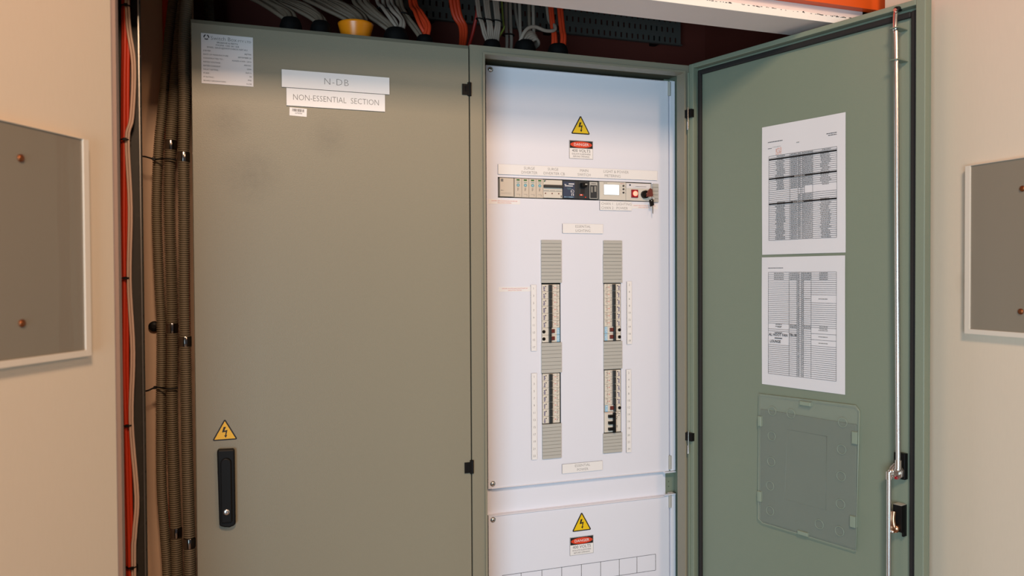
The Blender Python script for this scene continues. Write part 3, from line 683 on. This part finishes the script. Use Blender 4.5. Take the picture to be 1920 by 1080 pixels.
for i in range(rows_+1):
    z = T0-i*st
    if -.162 < z < -.147: b.quad(XL, cols[4], z-.00035, z+.00035, y, 'ink_dark'); continue
    b.quad(XL, XR, z-.00035, z+.00035, y, 'ink_dark')
    if i < rows_:
        zc = z-st/2; hole = (-.178 < zc < -.150)
        if not hole or zc > -.150: words(b, .036+random.uniform(0, .006), .058+random.uniform(0, .006), zc, .0015, 'ink', y)
        if not hole: words(b, .0775, .0945, zc, .0015, 'ink', y)
        words(b, .0975, .1015, zc, .0016, 'ink', y); words(b, .1075, .1115, zc, .0016, 'ink', y)
        if not (-.160 < zc < -.147): words(b, .1140, .1318, zc, .0015, 'ink', y)
        if not hole: words(b, .150+random.uniform(0, .006), .170+random.uniform(0, .008), zc, .0015, 'ink', y)
for x in [XL, XR]+cols: b.quad(x-.0003, x+.0003, T1, T0, y-.0001, 'ink_dark')
for z in bars: b.quad(XL, XR, z-.0024, z+.0012, y-.0002, 'ink_black')
for z, x0 in ((bars[1], .087), (bars[2], .084)): words(b, x0, x0+.026, z-.0006, .0009, 'label', y-.0004)
put(b, 'paper_sheet', on_door(.2085, 1.8410, .0002), 'upper white printed sheet on the open green door, table with three black bars', 'document', None, dr_rot)
b = sheet()
words(b, .018, .058, -.0250, .0012, 'ink_dark', y)
T0, T1, XL, XR = -.0350, -.2700, .0185, .1905; cols = [.0740, .0940, .1000, .1050, .1110, .1300]
rows_ = 52; st = (T0-T1)/rows_
gap = [(-.100, -.088), (-.167, -.158), (-.182, -.171), (-.196, -.186)]
gapl = [(-.166, -.157), (-.200, -.172)]
for i in range(rows_+1):
    z = T0-i*st
    a0 = cols[0] if any(g_[0] < z < g_[1] for g_ in gapl) else XL
    a1 = cols[5] if any(g_[0] < z < g_[1] for g_ in gap) else XR
    b.quad(a0, a1, z-.0003, z+.0003, y, 'ink_dark')
    if i < rows_:
        zc = z-st/2
        words(b, .0955, .0990, zc, .0015, 'ink', y); words(b, .1062, .1100, zc, .0015, 'ink', y)
        if i < 4:
            words(b, .034, .060, zc, .0015, 'ink', y); words(b, .0760, .0930, zc, .0015, 'ink', y); words(b, .1125, .1290, zc, .0015, 'ink', y); words(b, .150, .170, zc, .0015, 'ink', y)
        if i in (26, 27): words(b, .038, .055, zc, .0015, 'ink', y); words(b, .0760, .0930, zc, .0015, 'ink', y); words(b, .1120, .1290, zc, .0015, 'ink', y); words(b, .150, .170, zc, .0015, 'ink', y)
for zc in (-.094, -.163, -.177, -.191): words(b, .148, .170, zc, .0014, 'ink', y)
words(b, .114, .127, -.094, .0014, 'ink', y); words(b, .044, .052, -.161, .0014, 'ink', y)
for x in [XL, XR]+cols: b.quad(x-.0003, x+.0003, T1, T0, y-.0001, 'ink_dark')
b.text('AL HOOT FAN', .0088, .0455, -.1790, y-.0004, 'ink_black', off=.012, sx=.86); b.text('TB-18', .0088, .0840, -.1775, y-.0004, 'ink_black', off=.012, sx=.84)
b.quad(.036, .056, -.1745, -.1732, y-.0005, 'ink_black'); b.quad(.036, .056, -.1872, -.1856, y-.0005, 'ink_black'); b.text('LOUNGE', .0088, .0375, -.1945, y-.0004, 'ink_black', off=.012, sx=.82)
put(b, 'paper_sheet', on_door(.2080, 1.5378, .0002), 'lower white printed sheet on the open green door, with black handwriting', 'document', None, dr_rot)

t = thing('document_holder', on_door(.3275, 1.065, 0), 'clear plastic plate holder with embossed rings, below the papers on the open door', 'document holder', None, dr_rot)
ox, oz = -.3275, -1.065
c_ = .010
b = MB().poly([(.2035+ox+c_, .9150+oz), (.4470+ox, .9150+oz), (.4475+ox, .9200+oz), (.4535+ox, 1.2120+oz), (.4460+ox, 1.2215+oz), (.2040+ox, 1.2175+oz), (.2015+ox, .9225+oz)], -.0075, -.0055, 'clear')
plab(b.build('cover_plate', t), 'clear cover plate')
b = MB(); prm = [(.2035+c_, .9150), (.4470, .9150), (.4535, 1.2120), (.4460, 1.2215), (.2040, 1.2175), (.2015, .9225)]
b.tube([(p[0]+ox, -.0065, p[1]+oz) for p in prm+[prm[0]]], .0011, 'holder_edge', 6, caps=False); b.build('cover_rim', t)
b = MB().box(.2060+ox, .4450+ox, -.0040, 0, .9180+oz, 1.1815+oz, 'holder')
b.build('back_sheet', t, bevel=.0006)
b = MB(); rr = [(.2715, .9840), (.3750, .9840), (.3775, 1.1455), (.2790, 1.1450)]
b.tube([(p[0]+ox, -.0040, p[1]+oz) for p in rr+[rr[0]]], .0009, 'holder', 6, caps=False); b.build('embossed_frame', t)
for s, z in ((.240, 1.182), (.2895, 1.183), (.4158, 1.182), (.2386, 1.1235), (.2372, 1.0636), (.2343, 1.007), (.2343, .9483), (.4135, 1.1237), (.4124, 1.0662), (.4112, 1.0062), (.4089, .947), (.3607, .9496)):
    MB().ring(s+ox, z+oz, -.0062, .0100, .0008, 'holder_edge').build('embossed_ring', t)
for s0, s1, z0, z1 in ((.3141, .3408, 1.2060, 1.2150), (.3090, .3345, .9150, .9235), (.2030, .2118, 1.1420, 1.1655), (.4385, .4500, 1.1410, 1.1670), (.2015, .2110, .9640, .9880), (.4345, .4465, .9640, .9880)):
    MB().cbox(s0+ox, s1+ox, -.0110, 0, z0+oz, z1+oz, .001, 'holder_edge').build('clip', t)

# ================================================================== LEFT NICHE: TRAY, CABLES, CONDUITS
t = thing('cable_tray', (-.185, -.118, 0), 'dark galvanised slotted tray running vertically at the left, holding orange cables', 'cable tray')
b = MB()
sl = [(-.205, -.166, 0, 2.74)]
b.box(-.2065, -.1655, -.119, -.1175, .01, 2.74, 'galv'); L(b, 'tray_base', t, t.location)
for xx, nm in ((-.2065, 'l'), (-.1670, 'r')):
    b = MB()
    for i in range(56):
        z = .02+i*.0485; b.box(xx, xx+.0015, -.150, -.1190, z+.003, z+.0455, 'galv'); b.box(xx, xx+.0015, -.150, -.140, z-.003, z+.003, 'galv'); b.box(xx, xx+.0015, -.127, -.119, z-.003, z+.003, 'galv')
    b.box(xx-.0002, xx+.0020, -.1512, -.1500, .01, 2.74, 'steel')
    L(b, 'side_flange', t, t.location)
L(MB().box(-.212, -.196, -.1175, -.113, 1.90, 1.94, 'galv').box(-.212, -.196, -.1175, -.113, .60, .64, 'galv'), 'wall_bracket', t, t.location)
base_or = [(-.1903, 2.30), (-.1903, 1.988), (-.1925, 1.86), (-.1942, 1.748), (-.1965, 1.60), (-.1972, 1.499), (-.1995, 1.322), (-.1980, 1.221), (-.1965, 1.05), (-.1945, .93), (-.193, .60), (-.193, .05)]
for i in range(4):
    dx = (-.0030, .0022, .0058, .0005)[i]; dy = (-.132, -.131, -.134, -.137)[i]
    p = [(x+dx+random.uniform(-.0004, .0004), dy, z) for x, z in base_or]
    tag(MB().tube(spline(p, 5), .0034, 'cab_orange', 8).build('orange_cable'), 'orange cable tied in a bunch along the vertical slotted tray', 'cable', 'orange cables in the vertical tray')
base_w = [(-.186, 2.30), (-.1868, 1.998), (-.1772, 1.892), (-.1815, 1.794), (-.1895, 1.752), (-.1860, 1.627), (-.1895, 1.494), (-.1850, 1.361), (-.1893, 1.233), (-.1815, 1.093), (-.1860, 1.024), (-.1885, .955), (-.186, .60), (-.186, .05)]
for i in range(2):
    p = [(x+(.0035, -.001)[i]*(1 if 0 < k < 12 else .6), (-.141, -.1395)[i], z) for k, (x, z) in enumerate(base_w)]
    tag(MB().tube(spline(p, 5), .0023, 'cab_white', 8).build('white_cable'), 'thin off-white cable bowing away from the orange cables in the tray', 'cable', 'white cables in the vertical tray')
def tray_tie(x, z, w_, lb):
    b_ = MB(); seg = 16
    b_.tube([(x+w_*math.cos(2*math.pi*k/seg), -.1345+.012*math.sin(2*math.pi*k/seg), z) for k in range(seg+1)], .0014, 'black', 6, caps=False).box(x-.002, x+.004, -.1485, -.1450, z-.0025, z+.0025, 'black')
    tag(b_.build('cable_tie'), lb, 'cable tie', 'ties on the vertical tray')
for x, z, w_, lb in ((-.188, 1.997, .0090, 'black cable tie round the tray cables at the top of the frame'), (-.1925, 1.752, .0085, 'black cable tie round the orange tray cables, level with the upper conduit bands'),
                     (-.1950, 1.498, .0085, 'black cable tie round the orange tray cables, halfway up'), (-.1950, 1.226, .0095, 'black cable tie round the tray cables above the handle height'), (-.1905, .962, .0090, 'black cable tie round the tray cables near the bottom')):
    tray_tie(x, z, w_, lb)

def conduit(pts, r, lb):
    path = spline(pts, 24); Ls = [0]
    for i in range(1, len(path)): Ls.append(Ls[-1]+(path[i]-path[i-1]).length)
    out = []; rad = []; pitch_ = .0046; prof = [(0, .76), (.22, .76), (.36, 1), (.86, 1)]; tot = Ls[-1]; n = int(tot/pitch_); j = 0
    for i in range(n):
        for q, k in prof:
            s_ = (i+q)*pitch_
            while j < len(Ls)-2 and Ls[j+1] < s_: j += 1
            u = (s_-Ls[j])/max(1e-9, Ls[j+1]-Ls[j]); out.append(path[j].lerp(path[j+1], min(1, u))); rad.append(r*k)
    return tag(MB().tube(out, r, 'conduit', 14, radii=rad).build('corrugated_conduit'), lb, 'conduit', 'corrugated conduits beside the cabinet')
A_ = [(-.095, .16, 2.40), (-.110, .12, 2.22), (-.1316, .10, 2.025), (-.1412, .10, 1.922), (-.1495, .10, 1.842), (-.1567, .10, 1.767), (-.1613, .10, 1.636), (-.158, .10, 1.476), (-.1549, .10, 1.384), (-.1576, .10, 1.235), (-.1590, .10, 1.062), (-.1536, .10, .946), (-.1494, .10, .853), (-.146, .10, .60), (-.146, .10, .01)]
B_ = [(-.060, .14, 2.42), (-.078, .11, 2.22), (-.1012, .085, 2.09), (-.1128, .08, 1.987), (-.1224, .08, 1.885), (-.1309, .08, 1.782), (-.1350, .08, 1.658), (-.1331, .08, 1.499), (-.1325, .08, 1.35), (-.1345, .08, 1.225), (-.1325, .08, 1.064), (-.130, .08, .949), (-.1289, .08, .858), (-.1275, .08, .60), (-.1275, .08, .01)]
C_ = [(-.060, .10, 2.42), (-.080, .06, 2.20), (-.0985, .04, 2.011), (-.1005, .04, 1.878), (-.1037, .04, 1.744), (-.104, .04, 1.633), (-.1053, .04, 1.476), (-.1045, .04, 1.297), (-.1035, .04, 1.128), (-.1015, .04, .958), (-.101, .04, .869), (-.101, .04, .60), (-.101, .04, .01)]
conduit(A_, .0102, 'leftmost grey corrugated conduit beside the cabinet, thinnest and without bands')
conduit(B_, .0118, 'middle grey corrugated conduit of the three beside the cabinet')
conduit(C_, .0116, 'grey corrugated conduit running right against the cabinet side')
D_ = [(-.055, .24, 2.034), (-.055, .24, 2.10), (-.0570, .24, 2.20), (-.040, .24, 2.42)]
conduit(D_, .0115, 'short grey corrugated conduit rising above the cabinet top left corner')
def band2(x, y_, z, r, lb):
    tag(MB().tube([(x, y_, z-.0105), (x, y_, z-.0090), (x, y_, z+.0090), (x, y_, z+.0105)], r, 'coupling', 20, radii=[r*.95, r, r, r*.95]).build('conduit_coupling'), lb, 'coupling', 'metal couplings on the conduits')
for x, z, lb in ((-.1308, 1.7795, 'shiny metal coupling on the middle conduit, topmost'), (-.1327, 1.3905, 'shiny metal coupling on the middle conduit, halfway down'), (-.1300, .9515, 'shiny metal coupling on the middle conduit near the bottom')):
    band2(x, .08, z, .0126, lb)
for x, z, lb in ((-.1035, 1.750, 'shiny metal coupling on the conduit against the cabinet, topmost'), (-.1045, 1.364, 'shiny metal coupling on the conduit against the cabinet, halfway down'), (-.1014, .9385, 'shiny metal coupling on the conduit against the cabinet, near the bottom')):
    band2(x, .04, z, .0124, lb)
# ties that hold the conduits back to the tray
for (p, lb) in (([(-.190, .090, 1.7555), (-.178, .075, 1.752), (-.1630, .082, 1.749), (-.150, .070, 1.7485), (-.1330, .060, 1.7480), (-.1190, .062, 1.7470)], 'black cable tie pulling the conduits left, upper one'), ([(-.1945, .090, 1.2560), (-.180, .075, 1.2600), (-.1660, .082, 1.2650), (-.150, .070, 1.2640), (-.1370, .060, 1.2630), (-.1215, .062, 1.2640)], 'black cable tie pulling the conduits left, lower one')):
    b = MB().tube(spline(p, 6), .0017, 'black', 6).box(p[2][0]-.004, p[2][0]+.002, p[2][1]-.008, p[2][1]+.001, p[2][2]-.0028, p[2][2]+.0028, 'black')
    tag(b.build('cable_tie'), lb, 'cable tie', 'ties on the conduits')
tag(MB().disc(-.1735, 1.391, .1385, .15, .0115, 'black', 20, dome=.003).build('wall_plug'), 'dark round plug on the cream wall behind the leftmost conduit', 'plug')
for i, x in enumerate((-.142, -.110)):
    tag(MB().tube(spline([(x, .137, 2.5), (x, .137, 2.0), (x+.004, .137, 1.6), (x+.004, .137, 1.3), (x, .137, 1.1), (x+.001, .137, .5), (x, .137, .02)], 6), .0065, 'cab_orange', 10).build('orange_cable'),
        'dull orange cable behind the conduits, %s' % ('between the left and middle ones' if i == 0 else 'between the middle one and the cabinet'), 'cable', 'orange cables behind the conduits')

# ================================================================== CABINET TOP: GLANDS, CABLES, TRAY
def gland(x, y_, r, h_, lb, key='rubber', cone=False):
    z0 = 2.030
    prof = [(r*.98, z0), (r*1.0, z0+.004), (r*.96, z0+h_*.6), (r*.80, z0+h_*.9), (r*.66, z0+h_), (r*.50, z0+h_), (r*.50, z0+.004)]
    if cone: prof = [(r*.80, z0), (r*.84, z0+h_*.45), (r*.97, z0+h_*.9), (r*1.0, z0+h_), (r*.93, z0+h_), (r*.70, z0+.005)]
    tag(MB().lathe(x, y_, prof, key, 28).build('cable_gland'), lb, 'cable gland', None if cone else 'black cable glands on the cabinet top')
GY = .075
def bundle(paths, r, key, label, group, nm='cable', seg=8):
    for p in paths: tag(MB().tube(spline(p, 6), r, key, seg).build(nm), label, 'cable', group)
def fan(x, y_, n, rr, ups, j=.0025):
    # n cables leaving a gland at (x, y_) and following way points ups = [(dx, y, z, spread)]
    out = []
    for i in range(n):
        a = 2*math.pi*i/n+.4; q = rr*(.45 if i % 3 == 0 else .9); u = (i-(n-1)/2)
        p = [(x+q*math.cos(a), y_+q*math.sin(a), 2.032), (x+q*math.cos(a), y_+q*math.sin(a), 2.056)]
        for dx, yy, z, sp in ups: p.append((x+dx+u*sp+random.uniform(-j, j), yy+.6*q*math.sin(a), z+random.uniform(-j, j)))
        out.append(p)
    return out
G_ = [(.118, .025, .042, 'leftmost black cable gland on the cabinet top'), (.183, .024, .041, 'black cable gland immediately left of the orange one'),
      (.3535, .030, .042, 'black cable gland immediately right of the orange one'), (.4210, .021, .033, 'black cable gland with orange and grey cables, left of the seam between cabinets'),
      (.5870, .023, .037, 'black cable gland with white cables just right of the cabinet seam'), (.6720, .028, .044, 'black cable gland under the looping white cables'), (.7600, .027, .043, 'rightmost black cable gland, feeding orange cables')]
for x, r_, h_, lb in G_: gland(x, GY, r_, h_, lb)
gland(.2610, GY, .0405, .043, 'bright orange flared cable gland on the cabinet top', 'amber', True)
bundle(fan(.118, GY, 8, .013, [(-.012, .09, 2.085, .005), (-.045, .12, 2.115, .006), (-.10, .17, 2.16, .007), (-.16, .22, 2.24, .007)]), .0050, 'top_grey', 'grey cable in the bunch bending left from the leftmost gland', 'cables into the leftmost gland')
bundle(fan(.183, GY, 8, .012, [(-.010, .09, 2.085, .005), (-.055, .12, 2.118, .008), (-.12, .17, 2.15, .009), (-.19, .22, 2.22, .009)]), .0050, 'top_grey', 'grey cable in the bunch left of the orange gland', 'cables beside the orange gland')
bundle(fan(.2690, GY, 10, .017, [(-.008, .09, 2.090, .0055), (-.045, .11, 2.120, .009), (-.09, .15, 2.16, .010), (-.12, .20, 2.28, .010)]), .0050, 'top_grey', 'grey cable in the thick bunch entering the orange gland', 'cables into the orange gland')
bundle(fan(.3500, GY, 6, .013, [(-.016, .09, 2.085, .005), (-.055, .11, 2.120, .006), (-.075, .14, 2.17, .006), (-.08, .20, 2.35, .006)]), .0050, 'top_grey', 'grey cable arching left from the gland right of the orange one', 'arching cables right of the orange gland')
bundle(fan(.3620, GY, 4, .010, [(-.001, .08, 2.09, .007), (-.018, .10, 2.125, .010), (-.024, .14, 2.17, .011), (-.03, .20, 2.35, .011)]), .0046, 'top_white', 'off-white cable rising steeply from the gland right of the orange one', 'steep cables right of the orange gland')
bundle([[(.412, GY, 2.032), (.410, GY, 2.056), (.396, .09, 2.085), (.376, .11, 2.12), (.368, .14, 2.17), (.365, .20, 2.35)], [(.417, GY, 2.032), (.416, GY, 2.056), (.403, .09, 2.087), (.384, .11, 2.122), (.377, .14, 2.17), (.374, .20, 2.35)]], .0050, 'top_grey', 'single grey cable beside the orange ones left of the cabinet seam', 'grey cables beside the orange ones')
bundle(fan(.4250, GY, 4, .009, [(-.003, .08, 2.09, .0065), (-.012, .10, 2.125, .006), (-.018, .14, 2.17, .004), (-.018, .20, 2.35, .004)]), .0046, 'top_orange', 'orange cable in the bunch left of the cabinet seam', 'orange cables left of the seam')
bundle([[(.560+k*.003, .30, 2.028), (.548+k*.004, .22, 2.075), (.530+k*.007, .15, 2.115), (.505+k*.009, .14, 2.16), (.490+k*.010, .16, 2.35)] for k in range(3)], .0052, 'top_orange', 'orange cable slanting down behind the cabinet at the seam', 'orange cables behind the seam')
bundle([[(.566, .30, 2.028), (.566, .22, 2.075), (.572, .17, 2.13), (.578, .16, 2.19), (.580, .18, 2.35)]], .0046, 'top_red', 'single red cable meeting the slanting orange cables behind the seam', None)
for k, (dx, n) in enumerate(((-.018, 2), (.0, 3), (.019, 3))):
    P_ = []
    for i in range(n):
        u = i-(n-1)/2; P_.append([(.587+dx*.45+u*.004, GY+.003*(i % 2), 2.032), (.587+dx*.55+u*.0042, GY, 2.062), (.587+dx*.8+u*.005, .085, 2.085), (.587+dx*1.1+u*.004, .09, 2.112), (.586+dx*1.25+u*.004, .10, 2.135), (.586+dx*1.3+u*.0045, .12, 2.20), (.586+dx*1.3+u*.0045, .16, 2.36)])
    nm_ = ('left', 'middle', 'right')[k]
    bundle(P_, .0040, 'top_white', 'white cable in the %s of three tied strands right of the cabinet seam' % nm_, 'white cables, %s strand' % nm_)
    x = .586+dx*1.18
    tag(MB().tube([(x+.0105*math.cos(2*math.pi*q/14), .095+.0075*math.sin(2*math.pi*q/14), 2.122-.15*(.0105*math.cos(2*math.pi*q/14))) for q in range(15)], .0017, 'black', 6, caps=False).build('cable_tie'), 'black cable tie round the %s strand of white cables right of the seam' % nm_, 'cable tie', 'ties on the white strands')
bundle([[(.598, GY, 2.032), (.600, GY, 2.060), (.612, .09, 2.085), (.628, .10, 2.112), (.631, .12, 2.14), (.632, .16, 2.36)]], .0026, 'cab_green', 'thin green and yellow earth cable beside the white strands', None)
P_ = []
for i in range(5):
    q = i*.0055; P_.append([(.658+q*.9, GY-.004+.002*i, 2.032), (.660+q, GY-.004+.002*i, 2.064), (.672+q, .075+.002*i, 2.090-.003*i), (.692+q*.7, .085, 2.101-.004*i), (.712+q*.3, .10, 2.094-.004*i), (.716, .13, 2.088-.003*i), (.712, .18, 2.10), (.70, .22, 2.2), (.70, .22, 2.36)])
bundle(P_, .0042, 'top_white', 'white cable looping over to the right above its gland', 'looping white cables')
bundle([[(.654, GY-.006, 2.032), (.656, GY-.008, 2.066), (.672, .066, 2.098), (.695, .07, 2.110), (.728, .075, 2.105), (.752, .08, 2.110), (.758, .09, 2.125), (.760, .14, 2.17), (.760, .16, 2.36)]], .0046, 'top_white', 'topmost white loop cable reaching right across to the orange cables', None)
for k, x in enumerate((.664, .676, .702, .728, .740)):
    bundle([[(x+.004, .20, 2.075), (x+.002, .19, 2.11), (x, .19, 2.16), (x, .20, 2.36)]], .0046, 'top_white' if k != 3 else 'top_grey', 'straight white cable hanging behind the loops, %s from the left' % ('first', 'second', 'third', 'fourth', 'fifth')[k], 'straight white cables behind the loops')
P_ = []
for x0, x1 in ((.747, .752), (.755, .757), (.770, .776), (.777, .783)):
    P_.append([(x0, GY, 2.032), (x0, GY, 2.065), (x1, .085, 2.10), (x1+.001, .10, 2.14), (x1+.003, .15, 2.36)])
bundle(P_, .0050, 'top_orange', 'orange cable rising straight from the rightmost gland', 'orange cables from the rightmost gland')
for x, z, y_, w_, lb in ((.336, 2.128, .115, .021, 'black tie round the off-white cables right of the orange gland'), (.376, 2.118, .105, .012, 'black tie round the grey cables left of the seam'), (.668, 2.120, .185, .015, 'black tie round the straight white cables')):
    tag(MB().tube([(x+w_*math.cos(2*math.pi*q/18), y_+.012*math.sin(2*math.pi*q/18), z) for q in range(19)], .0018, 'black', 6, caps=False).build('cable_tie'), lb, 'cable tie', 'ties on the top cables')
# black perforated tray on the back wall
hs = []
for r_ in range(5):
    for k in range(48):
        x = .40+k*.0185+(.009 if r_ % 2 else 0); z = 2.207+r_*.030
        if x < 1.27: hs.append((round(x, 4), round(x+.0055, 4), round(z, 4), round(z+.015, 4)))
b = MB()
# one face row at a time keeps the grid small
for r_ in range(5):
    z0 = 2.200+r_*.030; row = [h_ for h_ in hs if z0 < h_[2] < z0+.03]
    b.holes(.39, 1.29, z0, z0+.030, .365, .367, row, 'tray_grey')
b.box(.39, 1.29, .355, .367, 2.198, 2.200, 'tray_grey').box(.39, 1.29, .355, .367, 2.350, 2.352, 'tray_grey')
for x in (.5, .85, 1.2): b.box(x, x+.02, .367, .40, 2.20, 2.35, 'black')
tag(b.build('cable_tray'), 'black perforated cable tray on the back wall above the open cabinet', 'cable tray')
b = MB(); pp = spline([(.920, .03, 2.0325), (.96, .035, 2.0345), (1.00, .03, 2.035), (1.03, .04, 2.037), (1.04, .045, 2.036)], 5)
b.tube(pp, .004, 'foam', 8, radii=[.002+.0035*abs(math.sin(i*.7+.3))*(.4+i/len(pp)) for i in range(len(pp))])
tag(b.build('torn_strip'), 'torn tan strip lying on the cabinet top edge, right of the glands', 'debris')
